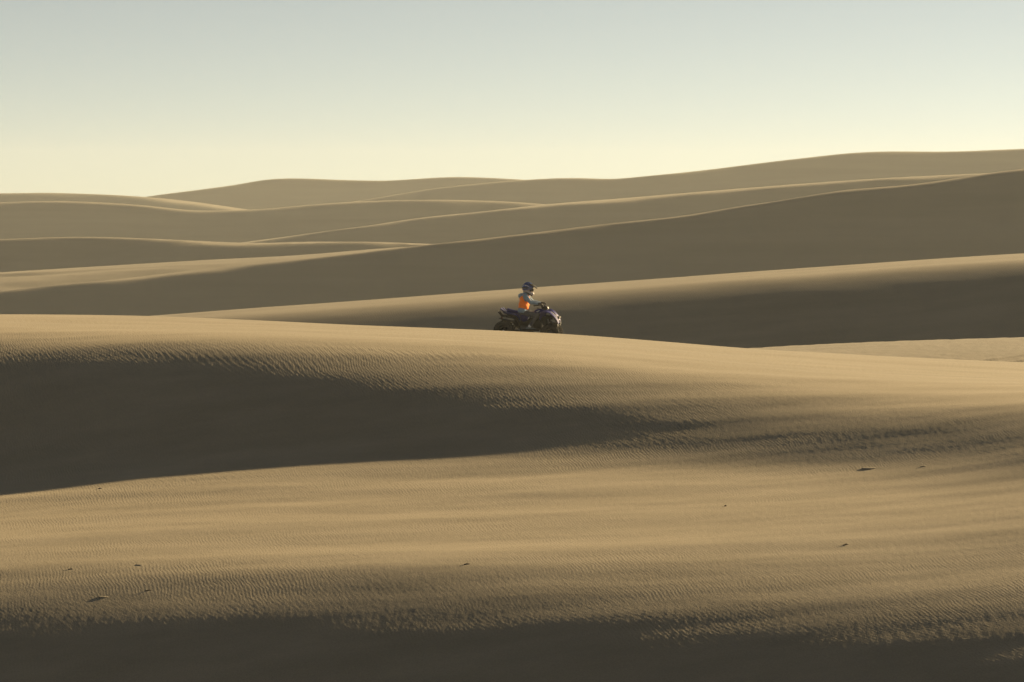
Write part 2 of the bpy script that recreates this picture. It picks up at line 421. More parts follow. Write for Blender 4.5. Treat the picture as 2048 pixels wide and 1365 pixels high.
far_dune('left_dune', [(-300, 490), (0, 479), (100, 475), (170, 474), (260, 476), (350, 480), (430, 484), (520, 487), (600, 484), (740, 484), (860, 488), (1000, 496), (1300, 520)], 470,
    [(0,   [(0, .12), (2, .02), (5, -.08), (20, -.14), (80, -.12)]),
     (250, [(0, .15), (2, .04), (6, -.06), (20, -.12), (80, -.1)]),
     (400, [(0, .2), (7, .12), (13, .0), (25, -.06), (80, -.08)]),
     (540, [(0, .2), (6, .12), (10, .03), (25, -.04), (80, -.06)]),
     (860, [(0, .2), (6, .12), (10, .0), (25, -.06), (80, -.06)])],
    63, 32, 580, SAND_FAR, 70, 6, hi=1300, nx=28, step=1.5)
far_dune('long_dune', [(-100, 545), (200, 520), (480, 486), (600, 470), (720, 455), (860, 436), (980, 422), (1090, 409), (1220, 399), (1400, 384), (1550, 372), (1700, 361), (1800, 355), (1920, 349), (2048, 344), (2308, 332)], 590,
    [(0,    [(0, .2), (4, .10), (7, -.01), (15, -.05), (40, -.1), (110, -.1)]),
     (1000, [(0, .2), (4, .10), (7, -.01), (15, -.05), (40, -.1), (110, -.1)]),
     (2048, [(0, .2), (3, .08), (6, -.02), (15, -.06), (40, -.1), (110, -.1)])],
    86, 36, 560, SAND_FAR, 90, 6, lo=-60)
far_dune('rear_left_dune', [(-300, 415), (0, 405), (100, 402), (200, 405), (300, 412), (370, 421), (440, 422), (520, 419), (620, 410), (700, 404), (780, 401), (870, 400), (950, 401), (1040, 405), (1090, 409), (1200, 420), (1500, 450)], 730,
    [(0,    [(0, .12), (1.5, .02), (4, -.08), (20, -.12), (110, -.1)]),
     (230,  [(0, .15), (2, .04), (5, -.05), (20, -.12), (110, -.1)]),
     (370,  [(0, .2), (3, .1), (6, -.03), (20, -.1), (110, -.1)]),
     (620,  [(0, .15), (2, .03), (4, -.06), (20, -.1), (110, -.1)]),
     (1000, [(0, .2), (4, .1), (7, -.03), (20, -.1), (110, -.1)])],
    86, 30, 510, SAND_FAR, 70, 6, hi=1500, nx=30, step=1.5)
far_dune('rear_right_dune', [(300, 460), (600, 420), (730, 400), (860, 378), (960, 367), (1050, 360), (1130, 356), (1190, 357), (1215, 360), (1300, 352), (1400, 342), (1550, 323), (1700, 306), (1770, 303), (1900, 304), (2048, 298), (2308, 288)], 900,
    [(0,    [(0, .15), (2.5, .08), (4, -.03), (20, -.1), (80, -.08)]),
     (2048, [(0, .12), (1.2, .0), (3, -.06), (20, -.1), (80, -.08)])],
    86, 26, 470, SAND_FAR, 80, 6, lo=200, nx=40, step=1.5)
far_dune('skyline_left_dune', [(-300, 392), (0, 387), (100, 386), (200, 389), (290, 394), (330, 398), (380, 403), (500, 420), (700, 450)], 1000,
    [(0,   [(0, .12), (1.5, .02), (3, -.06), (20, -.08), (60, -.08)]),
     (250, [(0, .15), (1.5, .03), (3, -.05), (20, -.08), (60, -.08)]),
     (340, [(0, .2), (6, .12), (9, 0), (20, -.06), (60, -.08)])],
    71, 22, 440, SAND_FAR, 50, 6, hi=700, nx=22, step=1.5)
far_dune('skyline_dune', [(-200, 450), (100, 425), (290, 394), (350, 386), (430, 376), (490, 367), (540, 358), (600, 357), (700, 361), (780, 362), (850, 357), (910, 354), (980, 356), (1050, 360), (1200, 372), (1500, 400)], 1100,
    [(0, [(0, .12), (1.5, .02), (3, -.05), (20, -.09), (60, -.06)]), (2048, [(0, .12), (1.2, .0), (3, -.06), (20, -.1), (60, -.08)])],
    71, 20, 440, SAND_FAR, 60, 6, lo=0, hi=1500, nx=34, step=1.5)

# ground sheet out to the horizon with the dune the camera stands on
gx = np.concatenate([np.linspace(-2600, -120, 26), np.linspace(-100, 100, 81), np.linspace(120, 2600, 26)])
gy = np.concatenate([np.linspace(-900, -90, 12), np.linspace(-80, 60, 71), np.linspace(80, 1240, 24)])
GX, GY = np.meshgrid(gx, gy)
GZ = -7.5 + 0.5 * perlin(GX / 90.0, GY / 60.0, 31)
GZ = np.maximum(GZ, (ZC - 1.75) - 0.27 * np.sqrt((GY + 4) ** 2 + 9) * 1.0 + 0.8 - 0.0016 * (GX + 15) ** 2)
grid_mesh('ground', GX[::-1], GY[::-1], GZ[::-1], SAND_MID)

# ------------------------------------------------------------------ the air between the dunes
def box_object(name, lo, hi, mat):
    me = bpy.data.meshes.new(name)
    v = [(x, y, z) for z in (lo[2], hi[2]) for y in (lo[1], hi[1]) for x in (lo[0], hi[0])]
    f = [(0, 2, 3, 1), (4, 5, 7, 6), (0, 1, 5, 4), (2, 6, 7, 3), (0, 4, 6, 2), (1, 3, 7, 5)]
    me.from_pydata(v, [], f); me.materials.append(mat)
    o = bpy.data.objects.new(name, me); COL.objects.link(o)
    return o

hz = bpy.data.materials.new('haze_air')
hz.use_nodes = True
hn = hz.node_tree.nodes
hn.remove(hn['Principled BSDF'])
pv = hn.new('ShaderNodeVolumePrincipled')
pv.inputs['Color'].default_value = (0.97, 1.0, 0.97, 1)
pv.inputs['Density'].default_value = 0.00024
pv.inputs['Anisotropy'].default_value = 0.1
hz.node_tree.links.new(pv.outputs[0], hn['Material Output'].inputs['Volume'])
haze = box_object('haze', (-2700, -950, -9.5), (2700, 1300, 32.0), hz)
haze['kind'] = 'stuff'

# ------------------------------------------------------------------ materials of the rider and the quad bike
def mat(name, col, rough=0.5, metal=0.0, noise=0.12, scale=30.0, spec=0.5, coat=0.0):
    m = bpy.data.materials.new(name)
    n, l, b = nodes_of(m)
    tc = n.new('ShaderNodeTexCoord'); nz = n.new('ShaderNodeTexNoise')
    nz.inputs['Scale'].default_value = scale; nz.inputs['Detail'].default_value = 4
    l.new(tc.outputs['Object'], nz.inputs['Vector'])
    r = n.new('ShaderNodeValToRGB')
    lo = [c * (1 - noise) for c in col]; hi = [min(1, c * (1 + noise)) for c in col]
    r.color_ramp.elements[0].position = 0.3; r.color_ramp.elements[0].color = (*lo, 1)
    r.color_ramp.elements[1].position = 0.7; r.color_ramp.elements[1].color = (*hi, 1)
    l.new(nz.outputs[0], r.inputs[0]); l.new(r.outputs[0], b.inputs['Base Color'])
    b.inputs['Roughness'].default_value = rough; b.inputs['Metallic'].default_value = metal
    b.inputs['Specular IOR Level'].default_value = spec; b.inputs['Coat Weight'].default_value = coat
    return m

BLUE = mat('blue_plastic', (0.012, 0.013, 0.11), 0.5, spec=0.2)
BLACK = mat('black_plastic', (0.010, 0.010, 0.010), 0.6, spec=0.25)
RUBBER = mat('tyre_rubber', (0.016, 0.015, 0.013), 0.85, noise=0.4)
STEEL = mat('dark_steel', (0.05, 0.05, 0.055), 0.35, metal=0.8)
ALLOY = mat('bare_alloy', (0.45, 0.45, 0.46), 0.3, metal=0.9)
VINYL = mat('seat_vinyl', (0.02, 0.02, 0.022), 0.55)
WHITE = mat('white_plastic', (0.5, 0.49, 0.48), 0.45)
GREYP = mat('grey_decal', (0.32, 0.33, 0.36), 0.4)
LENS = mat('lamp_lens', (0.03, 0.03, 0.032), 0.5, spec=0.3)
REDL = mat('red_lens', (0.35, 0.02, 0.02), 0.2)
HOOD = mat('blue_grey_fleece', (0.19, 0.27, 0.36), 0.95, noise=0.2)
ORANGE = mat('orange_vest_fabric', (1.0, 0.21, 0.008), 0.8, noise=0.08)
PANTS = mat('charcoal_trousers', (0.075, 0.078, 0.088), 0.9, noise=0.2)
GLOVE = mat('black_glove', (0.012, 0.012, 0.012), 0.8)
SHOE = mat('grey_shoe', (0.16, 0.19, 0.19), 0.7)
SOLE = mat('pale_sole', (0.5, 0.52, 0.5), 0.7)
SOCK = mat('white_sock', (0.65, 0.66, 0.66), 0.9)
SKIN = mat('skin', (0.55, 0.33, 0.23), 0.55)
NAVY = mat('navy_helmet_shell', (0.022, 0.045, 0.17), 0.25, coat=0.4)
HGREY = mat('grey_helmet_guard', (0.30, 0.28, 0.31), 0.55)
WOOD = mat('dry_wood', (0.05, 0.04, 0.03), 0.9, noise=0.4)

# ------------------------------------------------------------------ mesh builders
class Build:
    def __init__(self): self.bm = bmesh.new()
    def tube(self, pts, rad, seg=10, caps=True):
        pts = [Vector(p) for p in pts]
        rads = rad if isinstance(rad, (list, tuple)) else [rad] * len(pts)
        rings = []
        for i, p in enumerate(pts):
            d = (pts[min(i + 1, len(pts) - 1)] - pts[max(i - 1, 0)]).normalized()
            a = d.cross(Vector((0, 0, 1)))
            if a.length < 1e-3: a = d.cross(Vector((0, 1, 0)))
            a.normalize(); b = d.cross(a)
            rings.append([self.bm.verts.new(p + rads[i] * (math.cos(2 * math.pi * k / seg) * a + math.sin(2 * math.pi * k / seg) * b)) for k in range(seg)])
        for r, s in zip(rings, rings[1:]):
            for k in range(seg): self.bm.faces.new((r[k], r[(k + 1) % seg], s[(k + 1) % seg], s[k]))
        if caps:
            self.bm.faces.new(rings[0][::-1]); self.bm.faces.new(rings[-1])
        return self
    def lathe(self, prof, seg=28, centre=(0, 0, 0)):
        """Profile of (radius, y) turned about the y axis."""
        c = Vector(centre); rings = []
        for r, y in prof:
            rings.append([self.bm.verts.new(c + Vector((r * math.cos(2 * math.pi * k / seg), y, r * math.sin(2 * math.pi * k / seg)))) for k in range(seg)])
        for r, s in zip(rings, rings[1:]):
            for k in range(seg): self.bm.faces.new((r[k], s[k], s[(k + 1) % seg], r[(k + 1) % seg]))
        return self
    def plate(self, poly, y0, y1, bulge=0.0):
        """Side-view polygon (x, z) given thickness from y0 to y1, its outer face slightly domed."""
        cx = sum(p[0] for p in poly) / len(poly); cz = sum(p[1] for p in poly) / len(poly)
        a = [self.bm.verts.new((x, y0, z)) for x, z in poly]; b = [self.bm.verts.new((x, y1, z)) for x, z in poly]
        n = len(poly)
        for k in range(n): self.bm.faces.new((a[k], a[(k + 1) % n], b[(k + 1) % n], b[k]))
        ca = self.bm.verts.new((cx, y0, cz)); cb = self.bm.verts.new((cx, y1 + bulge, cz))
        for k in range(n):
            self.bm.faces.new((a[(k + 1) % n], a[k], ca)); self.bm.faces.new((b[k], b[(k + 1) % n], cb))
        return self
    def shell(self, prof, y0, y1, droop=0.0, thick=0.012, n=6, edge=None):
        """A bent sheet: side-view line (x, z) carried sideways from y0 to y1, dropping towards y1."""
        top, low = [], []
        for j in range(n + 1):
            t = j / n; y = y0 + (y1 - y0) * t; dz = droop * t * t
            top.append([self.bm.verts.new((x, y, z - dz)) for x, z in prof])
            low.append([self.bm.verts.new((x, y, z - dz - thick)) for x, z in prof])
        m = len(prof)
        for j in range(n):
            for k in range(m - 1):
                self.bm.faces.new((top[j][k], top[j + 1][k], top[j + 1][k + 1], top[j][k + 1]))
                self.bm.faces.new((low[j][k], low[j][k + 1], low[j + 1][k + 1], low[j + 1][k]))
            for k in (0, m - 1):
                q = (top[j][k], low[j][k], low[j + 1][k], top[j + 1][k])
                self.bm.faces.new(q if k == 0 else q[::-1])
        for j in (0, n):
            for k in range(m - 1):
                q = (top[j][k], top[j][k + 1], low[j][k + 1], low[j][k])
                self.bm.faces.new(q if j == 0 else q[::-1])
        return self
    def loft(self, secs, caps=True):
        """Closed rings of equal length joined into one skin."""
        rings = [[self.bm.verts.new(p) for p in s] for s in secs]
        n = len(rings[0])
        for r, s in zip(rings, rings[1:]):
            for k in range(n): self.bm.faces.new((r[k], r[(k + 1) % n], s[(k + 1) % n], s[k]))
        if caps:
            self.bm.faces.new(rings[0][::-1]); self.bm.faces.new(rings[-1])
        return self
    def box(self, lo, hi):
        v = [self.bm.verts.new((x, y, z)) for z in (lo[2], hi[2]) for y in (lo[1], hi[1]) for x in (lo[0], hi[0])]
        for f in ((0, 2, 3, 1), (4, 5, 7, 6), (0, 1, 5, 4), (2, 6, 7, 3), (0, 4, 6, 2), (1, 3, 7, 5)): self.bm.faces.new([v[i] for i in f])
        return self
    def done(self, name, material, parent=None, bevel=0.0, smooth=True, subdiv=0):
        bmesh.ops.recalc_face_normals(self.bm, faces=self.bm.faces)
        me = bpy.data.meshes.new(name); self.bm.to_mesh(me); self.bm.free()
        me.materials.append(material)
        if smooth: me.polygons.foreach_set('use_smooth', [True] * len(me.polygons))
        o = bpy.data.objects.new(name, me); COL.objects.link(o)
        o.parent = parent
        if bevel:
            md = o.modifiers.new('bevel', 'BEVEL'); md.width = bevel; md.segments = 2; md.limit_method = 'ANGLE'; md.angle_limit = RAD(40)
        if subdiv:
            md = o.modifiers.new('subdivision', 'SUBSURF'); md.levels = subdiv; md.render_levels = subdiv
        if smooth:
            md = o.modifiers.new('edge_split', 'EDGE_SPLIT'); md.split_angle = RAD(42)
        return o

def smin(a, b, k):
    h = np.clip(0.5 + 0.5 * (b - a) / k, 0, 1)
    return b * (1 - h) + a * h - k * h * (1 - h)

def cone(P, a, b, ra, rb, sy=1.0):
    """Distance to a limb from a to b whose radius runs from ra to rb; sy widens it sideways."""
    S = np.array([1.0, 1.0 / sy, 1.0])
    a = np.array(a) * S; b = np.array(b) * S; Q = P * S
    d = b - a
    t = np.clip(((Q - a) @ d) / (d @ d), 0, 1)
    return np.linalg.norm(Q - a - t[..., None] * d, axis=-1) - (ra + (rb - ra) * t)

def ball(P, c, r):
    r = np.array(r, float) * np.ones(3)
    q = (P - np.array(c)) / r
    return (np.linalg.norm(q, axis=-1) - 1) * r.min()

def surface(name, fn, lo, hi, res, material, parent=None):
    """Surface nets over a distance field: one continuous skin."""
    ax = [np.arange(lo[i], hi[i] + res, res) for i in range(3)]
    G = np.stack(np.meshgrid(*ax, indexing='ij'), -1)
    D = fn(G)
    nx, ny, nz = D.shape
    cells = np.zeros((nx - 1, ny - 1, nz - 1)); acc = np.zeros((nx - 1, ny - 1, nz - 1, 3))
    c8 = [(i, j, k) for i in (0, 1) for j in (0, 1) for k in (0, 1)]
    sl = lambda o: tuple(slice(o[i], D.shape[i] - 1 + o[i]) for i in range(3))
    for p in c8:
        for q in c8:
            if sum(q[i] - p[i] for i in range(3)) == 1 and all(q[i] >= p[i] for i in range(3)):
                da, db = D[sl(p)], D[sl(q)]
                m = (da < 0) != (db < 0)
                t = np.where(m, da / np.where(m, da - db, 1), 0)
                cells += m
                acc += m[..., None] * (G[sl(p)] + t[..., None] * (G[sl(q)] - G[sl(p)]))
    act = cells > 0
    idx = np.full(act.shape, -1); idx[act] = np.arange(act.sum())
    verts = acc[act] / cells[act][:, None]
    faces = []
    for axis in range(3):
        u, v = (axis + 1) % 3, (axis + 2) % 3
        A = D[tuple(slice(1, -1) if i != axis else slice(0, -1) for i in range(3))]
        B = D[tuple(slice(1, -1) if i != axis else slice(1, None) for i in range(3))]
        m = (A < 0) != (B < 0)
        pos = np.argwhere(m)
        flip = (A < 0)[m]
        base = pos.copy(); base[:, u] += 1; base[:, v] += 1
        base[:, axis] = pos[:, axis]
        def cell(du, dv):
            q = base.copy(); q[:, u] -= du; q[:, v] -= dv
            return idx[q[:, 0], q[:, 1], q[:, 2]]
        f = np.stack([cell(1, 1), cell(0, 1), cell(0, 0), cell(1, 0)], -1)
        f[~flip] = f[~flip][:, ::-1]
        faces.append(f)
    faces = np.concatenate(faces)
    me = bpy.data.meshes.new(name)
    me.from_pydata(verts.tolist(), [], faces.tolist())
    me.materials.append(material)
    me.polygons.foreach_set('use_smooth', [True] * len(me.polygons))
    me.update()
    o = bpy.data.objects.new(name, me); COL.objects.link(o); o.parent = parent
    return o

# ------------------------------------------------------------------ where the quad bike stands
BIKE_Y = 77.4
RW = 0.277                                    # wheel radius
def side(px, py):
    """Side-view sketch units (an enlargement of the photograph) to bike metres: x ahead of the rear axle, z above the ground."""
    dx, dz = (px - 425) / 759.0, (1165 - py) / 759.0
    a = RAD(3.3)
    return (dx * math.cos(a) - dz * math.sin(a), dx * math.sin(a) + dz * math.cos(a) + RW)
def at(px, py, y):
    x, z = side(px, py); return (x, y, z)
def line(*p): return [side(a, b) for a, b in p]

bike_m = (Matrix.Translation(((970 + 425 / 10.5 - 1024) / F * BIKE_Y, BIKE_Y, ZC - (550 + 1165 / 10.5 - R0) / F * BIKE_Y))
          @ Matrix.Rotation(RAD(-6), 4, 'Z') @ Matrix.Rotation(RAD(3.3), 4, 'Y') @ Matrix.Translation((0, 0, -RW)))

bike = bpy.data.objects.new('quad_bike', None); COL.objects.link(bike)
bike.matrix_world = bike_m
bike['label'] = 'blue and black four-wheeled quad bike driving along the dune crest'
bike['category'] = 'quad bike'

WB = 1.287
def wheel(x, y, width):
    s = 1 if y > 0 else -1
    w = Build().lathe([(0.0, -0.25 * width), (0.05, -0.28 * width), (0.10, -0.1 * width), (0.125, -0.40 * width), (0.138, -0.46 * width), (0.138, 0.46 * width), (0.125, 0.40 * width), (0.10, 0.1 * width), (0.05, 0.28 * width), (0.0, 0.25 * width)], 24).done('wheel', STEEL, bike)
    w.location = (x, y, RW)
    t = Build()
    h = width / 2
    t.lathe([(0.132, -0.42 * width), (0.16, -h), (0.21, -h * 1.06), (0.243, -h * 0.96), (0.256, -h * 0.75), (0.26, 0), (0.256, h * 0.75), (0.243, h * 0.96), (0.21, h * 1.06), (0.16, h), (0.132, 0.42 * width)], 40)
    n = 22
    for k in range(n):                       # tread lugs
        a = 2 * math.pi * k / n
        for lane, off in ((-0.68, 0), (-0.1, 0.5), (0.36, 0), (0.78, 0.5)):
            b = a + off * 2 * math.pi / n
            ca, sa = math.cos(b), math.sin(b)
            ring = []
            for rr in (0.25, 0.282):
                for dt, dy in ((-0.020, -0.13), (0.020, -0.13), (0.020, 0.13), (-0.020, 0.13)):
                    k2 = 0.85 if rr > 0.26 else 1.0
                    ring.append(t.bm.verts.new((rr * ca - dt * k2 * sa, (lane + dy * k2) * h, rr * sa + dt * k2 * ca)))
            for f in ((4, 5, 6, 7), (0, 1, 5, 4), (1, 2, 6, 5), (2, 3, 7, 6), (3, 0, 4, 7)): t.bm.faces.new([ring[i] for i in f])
    ty = t.done('tyre', RUBBER, w)
    cap = Build().lathe([(0.0, s * 0.31 * width), (0.022, s * 0.30 * width), (0.03, s * 0.26 * width), (0.03, s * 0.1 * width)], 14).done('hub_cap', ALLOY, w)
    return w
for x, y, wd in ((0, -0.38, 0.24), (0, 0.38, 0.24), (WB, -0.42, 0.18), (WB, 0.42, 0.18)): wheel(x, y, wd)

# chassis
f = Build()
for s in (-1, 1):
    f.tube([(0.25, s * 0.11, 0.30), (0.55, s * 0.13, 0.20), (1.05, s * 0.12, 0.20), (1.38, s * 0.10, 0.34), (1.30, s * 0.10, 0.58), (1.02, s * 0.07, 0.70)], 0.016)
    f.tube([(0.25, s * 0.11, 0.30), (0.30, s * 0.11, 0.52), (0.62, s * 0.10, 0.58), (1.02, s * 0.07, 0.70)], 0.016)
    f.tube([(-0.18, s * 0.10, 0.60), (0.30, s * 0.11, 0.52)], 0.014)
f.tube([(0.30, -0.11, 0.52), (0.30, 0.11, 0.52)], 0.014); f.tube([(1.30, -0.10, 0.58), (1.30, 0.10, 0.58)], 0.014)
f.done('frame', STEEL, bike)
e = Build().box((0.42, -0.13, 0.20), (0.80, 0.13, 0.44)).box((0.62, -0.08, 0.42), (0.80, 0.08, 0.58))
for k in range(6): e.box((0.60, -0.10, 0.44 + 0.022 * k), (0.82, 0.10, 0.452 + 0.022 * k))
e.done('engine', STEEL, bike, bevel=0.008)
Build().plate(line((640, 880), (760, 880), (800, 985), (960, 900), (1120, 880), (1190, 960), (1200, 1120), (700, 1130), (600, 1010)), -0.125, 0.125).done('engine_guard', BLACK, bike, bevel=0.01)
for s in (-1, 1):
    Build().shell([(x, z - 0.03) for x, z in line((480, 800), (580, 812), (670, 840), (725, 900), (745, 990))], s * 0.14, s * 0.43, droop=0.03, thick=0.05, n=4).done('mud_guard', BLACK, bike)
    Build().plate(line((640, 830), (720, 870), (760, 960), (740, 1060), (660, 1090), (640, 960)), s * 0.20, s * 0.26).done('heel_guard', BLACK, bike, bevel=0.01)
Build().plate(line((520, 830), (640, 850), (660, 905), (530, 885)), -0.16, 0.16).done('battery_box', BLACK, bike, bevel=0.01)
Build().tube([(0.0, -0.30, RW), (0.0, 0.30, RW)], 0.022).box((-0.05, -0.09, RW - 0.06), (0.06, 0.09, RW + 0.06)).done('rear_axle', STEEL, bike)
sw = Build()
for s in (-1, 1): sw.tube([(0.0, s * 0.09, RW), (0.22, s * 0.10, 0.29), (0.42, s * 0.12, 0.29)], [0.03, 0.028, 0.03])
sw.done('swingarm', STEEL, bike)
def shock(a, b, r=0.03):
    a, b = Vector(a), Vector(b)
    o = Build().tube([a, a.lerp(b, 0.45)], r * 0.62).tube([a.lerp(b, 0.4), b], r * 0.35).done('shock_absorber', ALLOY, bike)
    pts = []
    d = (b - a).normalized(); p = d.cross(Vector((0, 1, 0.2))).normalized(); q = d.cross(p)
    for k in range(57):
        t = k / 56; an = 2 * math.pi * 7 * t
        pts.append(a.lerp(b, 0.12 + 0.76 * t) + r * (math.cos(an) * p + math.sin(an) * q))
    Build().tube(pts, 0.006, 6).done('spring', STEEL, o)
shock((0.08, 0, 0.36), (0.36, 0, 0.60))
for s in (-1, 1):
    shock((WB - 0.02, s * 0.28, RW + 0.02), (WB - 0.11, s * 0.12, 0.66))
    aarm = Build()
    for dz, k in ((-0.05, 0), (0.05, 1)):
        aarm.tube([(WB - 0.14, s * 0.10, RW + dz), (WB, s * 0.34, RW + dz * 0.7), (WB + 0.12, s * 0.10, RW + dz)], 0.012, 8)
    aarm.tube([(WB, s * 0.33, RW - 0.06), (WB, s * 0.33, RW + 0.06)], 0.02)
    aarm.tube([(WB - 0.08, s * 0.04, RW + 0.06), (WB - 0.06, s * 0.33, RW + 0.03)], 0.008, 8)
    aarm.done('suspension_arm', STEEL, bike)
Build().tube([(WB - 0.02, 0, RW + 0.04), (1.02, 0, 0.92)], 0.018).done('steering_column', STEEL, bike)
ex = Build().tube([(0.72, -0.06, 0.36), (0.78, -0.15, 0.34), (0.60, -0.17, 0.40), (0.35, -0.15, 0.50), (0.20, -0.14, 0.57)], 0.018)
ex.tube([at(560, 852, -0.13), at(545, 852, -0.13), at(400, 866, -0.13), at(380, 868, -0.13)], [0.02, 0.036, 0.036, 0.022], 14)
ex.done('exhaust', STEEL, bike)

# rear: grab bar, tail lamp, fenders, seat
g = Build()
for s in (-1, 1): g.tube([at(560, 845, s * 0.10), at(430, 855, s * 0.15), at(360, 850, s * 0.16), at(318, 808, s * 0.16), at(288, 772, s * 0.13)], [0.013, 0.014, 0.017, 0.019, 0.015])
g.tube([at(288, 772, -0.13), at(284, 768, 0), at(288, 772, 0.13)], 0.015)
g.tube([at(345, 850, -0.16), at(345, 850, 0.16)], 0.013)
for s in (-1, 1): g.tube([at(360, 852, s * 0.15), at(352, 905, s * 0.12), at(372, 960, s * 0.09)], 0.014)
g.done('grab_bar', BLACK, bike)
Build().box((-0.125, -0.06, 0.57), (-0.10, 0.06, 0.63)).done('tail_lamp', REDL, bike, bevel=0.008)
FEN_R = line((360, 686), (400, 728), (445, 765), (520, 782), (610, 792), (690, 815), (745, 870), (768, 940))
for s in (-1, 1):
    rf = Build().shell(FEN_R, s * 0.15, s * 0.44, droop=0.02, thick=0.014).done('rear_fender', BLUE, bike)
    Build().plate(line((380, 712), (440, 775), (520, 800), (600, 806), (600, 822), (500, 822), (430, 795)), s * 0.425, s * 0.436).done('fender_edge', BLACK, rf)
    sp = Build().plate(line((680, 800), (745, 860), (770, 950), (830, 985), (895, 955), (965, 885), (1015, 835), (960, 800), (820, 780)), s * 0.135, s * 0.165, s * 0.02).done('side_panel', BLUE, bike, bevel=0.006)
    Build().plate(line((905, 935), (925, 905), (915, 900), (955, 872), (940, 905), (950, 908)), s * 0.170, s * 0.184).done('side_decal', WHITE, sp, smooth=False)
tailp = line((470, 708), (520, 722), (620, 748), (720, 775))
Build().loft([[(x, -w, z - 0.01), (x, -w * 0.9, z + 0.012), (x, w * 0.9, z + 0.012), (x, w, z - 0.01), (x, w * 0.8, z - 0.10), (x, -w * 0.8, z - 0.10)] for (x, z), w in zip(tailp, (0.03, 0.09, 0.13, 0.15))]).done('tail_cowl', BLUE, bike, bevel=0.006)
seatp = line((600, 742), (680, 762), (760, 790), (850, 806), (940, 800), (1010, 772), (1050, 748))
secs = []
for k, (x, z) in enumerate(seatp):
    w = (0.09, 0.13, 0.15, 0.15, 0.14, 0.12, 0.09)[k]
    secs.append([(x, w * math.cos(a), z + (0.028 if math.sin(a) > 0 else 0.09) * math.sin(a) - 0.028) for a in [2 * math.pi * j / 14 for j in range(14)]])
Build().loft(secs).done('seat', VINYL, bike)

# tank, shrouds, nose
tankp = line((1030, 760), (1070, 724), (1120, 708), (1190, 706), (1240, 724), (1290, 745))
secs = []
for k, (x, z) in enumerate(tankp):
    w = (0.10, 0.135, 0.15, 0.15, 0.14, 0.12)[k]
    secs.append([(x, w * math.cos(a), z - 0.06 + 0.06 * math.sin(a) - (0.08 if math.sin(a) < 0 else 0)) for a in [2 * math.pi * j / 14 for j in range(14)]])
tank = Build().loft(secs).done('tank_cover', BLUE, bike)
Build().lathe([(0.0, 0.02), (0.03, 0.02), (0.034, 0.012), (0.034, 0.0)], 16).done('fuel_cap', BLACK, tank).matrix_local = Matrix.Translation((*at(1120, 706, 0),)) @ Matrix.Rotation(RAD(90), 4, 'X')
for s in (-1, 1):
    sh = Build().plate(line((1060, 745), (1120, 718), (1200, 716), (1330, 742), (1310, 800), (1240, 850), (1190, 930), (1165, 955), (1150, 900), (1120, 840), (1080, 800)), s * 0.15, s * 0.19, s * 0.02).done('tank_shroud', BLUE, bike, bevel=0.008)
    Build().plate(line((1085, 765), (1150, 735), (1175, 742), (1120, 778)), s * 0.198, s * 0.208).done('shroud_decal', GREYP, sh, smooth=False)
    Build().plate(line((1100, 815), (1195, 780), (1205, 800), (1130, 842)), s * 0.196, s * 0.206).done('shroud_decal', GREYP, sh, smooth=False)
FEN_F = line((1195, 775), (1250, 745), (1320, 735), (1390, 752), (1450, 795), (1510, 855), (1555, 920), (1580, 985))
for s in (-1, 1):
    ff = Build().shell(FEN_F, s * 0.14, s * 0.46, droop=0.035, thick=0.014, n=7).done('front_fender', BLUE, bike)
    Build().shell([(x + 0.004, z + 0.004) for x, z in line((1400, 760), (1455, 800), (1512, 858), (1535, 890))], s * 0.24, s * 0.262, droop=0.004, thick=0.004, n=2).done('fender_highlight', WHITE, ff)  # highlight along the fender, painted as a thin white strip
    Build().shell([(x, z - 0.014) for x, z in line((1420, 790), (1480, 850), (1535, 925), (1560, 990), (1570, 1040))], s * 0.30, s * 0.455, droop=0.03, thick=0.016, n=4).done('fender_liner', BLACK, ff)
nose = [side(*p) for p in ((1300, 738), (1380, 738), (1460, 790), (1530, 868), (1575, 945), (1580, 1000))]
secs = []
for k, (x, z) in enumerate(nose):
    w = (0.12, 0.15, 0.17, 0.17, 0.15, 0.12)[k]; z += (0.0, 0.02, 0.025, 0.02, 0.01, 0)[k]
    secs.append([(x, -w, z - 0.02), (x + 0.01, -w * 0.6, z + 0.012), (x + 0.015, 0, z + 0.022), (x + 0.01, w * 0.6, z + 0.012), (x, w, z - 0.02), (x - 0.05, w * 0.9, z - 0.09), (x - 0.05, -w * 0.9, z - 0.09)])
Build().loft(secs).done('nose_cowl', BLUE, bike)
for s in (-1, 1):
    x, z = side(1548, 900)
    hl = Build().lathe([(0.0, 0.03), (0.035, 0.024), (0.05, 0.0), (0.045, -0.04), (0.0, -0.05)], 18).done('headlight', LENS, bike)
    hl.matrix_local = Matrix.Translation((x + 0.015, s * 0.12, z)) @ Matrix.Rotation(RAD(-90), 4, 'Z') @ Matrix.Rotation(RAD(-35), 4, 'X')
fb = Build()
for s in (-1, 1): fb.tube([at(1500, 1060, s * 0.10), at(1570, 1045, s * 0.13), at(1592, 1010, s * 0.14), at(1575, 940, s * 0.12)], 0.014)
fb.tube([at(1592, 1012, -0.14), at(1598, 1012, 0), at(1592, 1012, 0.14)], 0.014); fb.tube([at(1570, 1046, -0.13), at(1572, 1046, 0.13)], 0.013)
fb.done('front_bumper', BLACK, bike)
Build().shell(line((1380, 830), (1470, 900), (1520, 985), (1530, 1060)), -0.12, 0.12, thick=0.02, n=3).done('grille', BLACK, bike)
Build().plate(line((1180, 880), (1290, 830), (1400, 860), (1430, 930), (1330, 960), (1290, 1060), (1220, 1050)), -0.10, 0.10).done('radiator_guard', BLACK, bike)

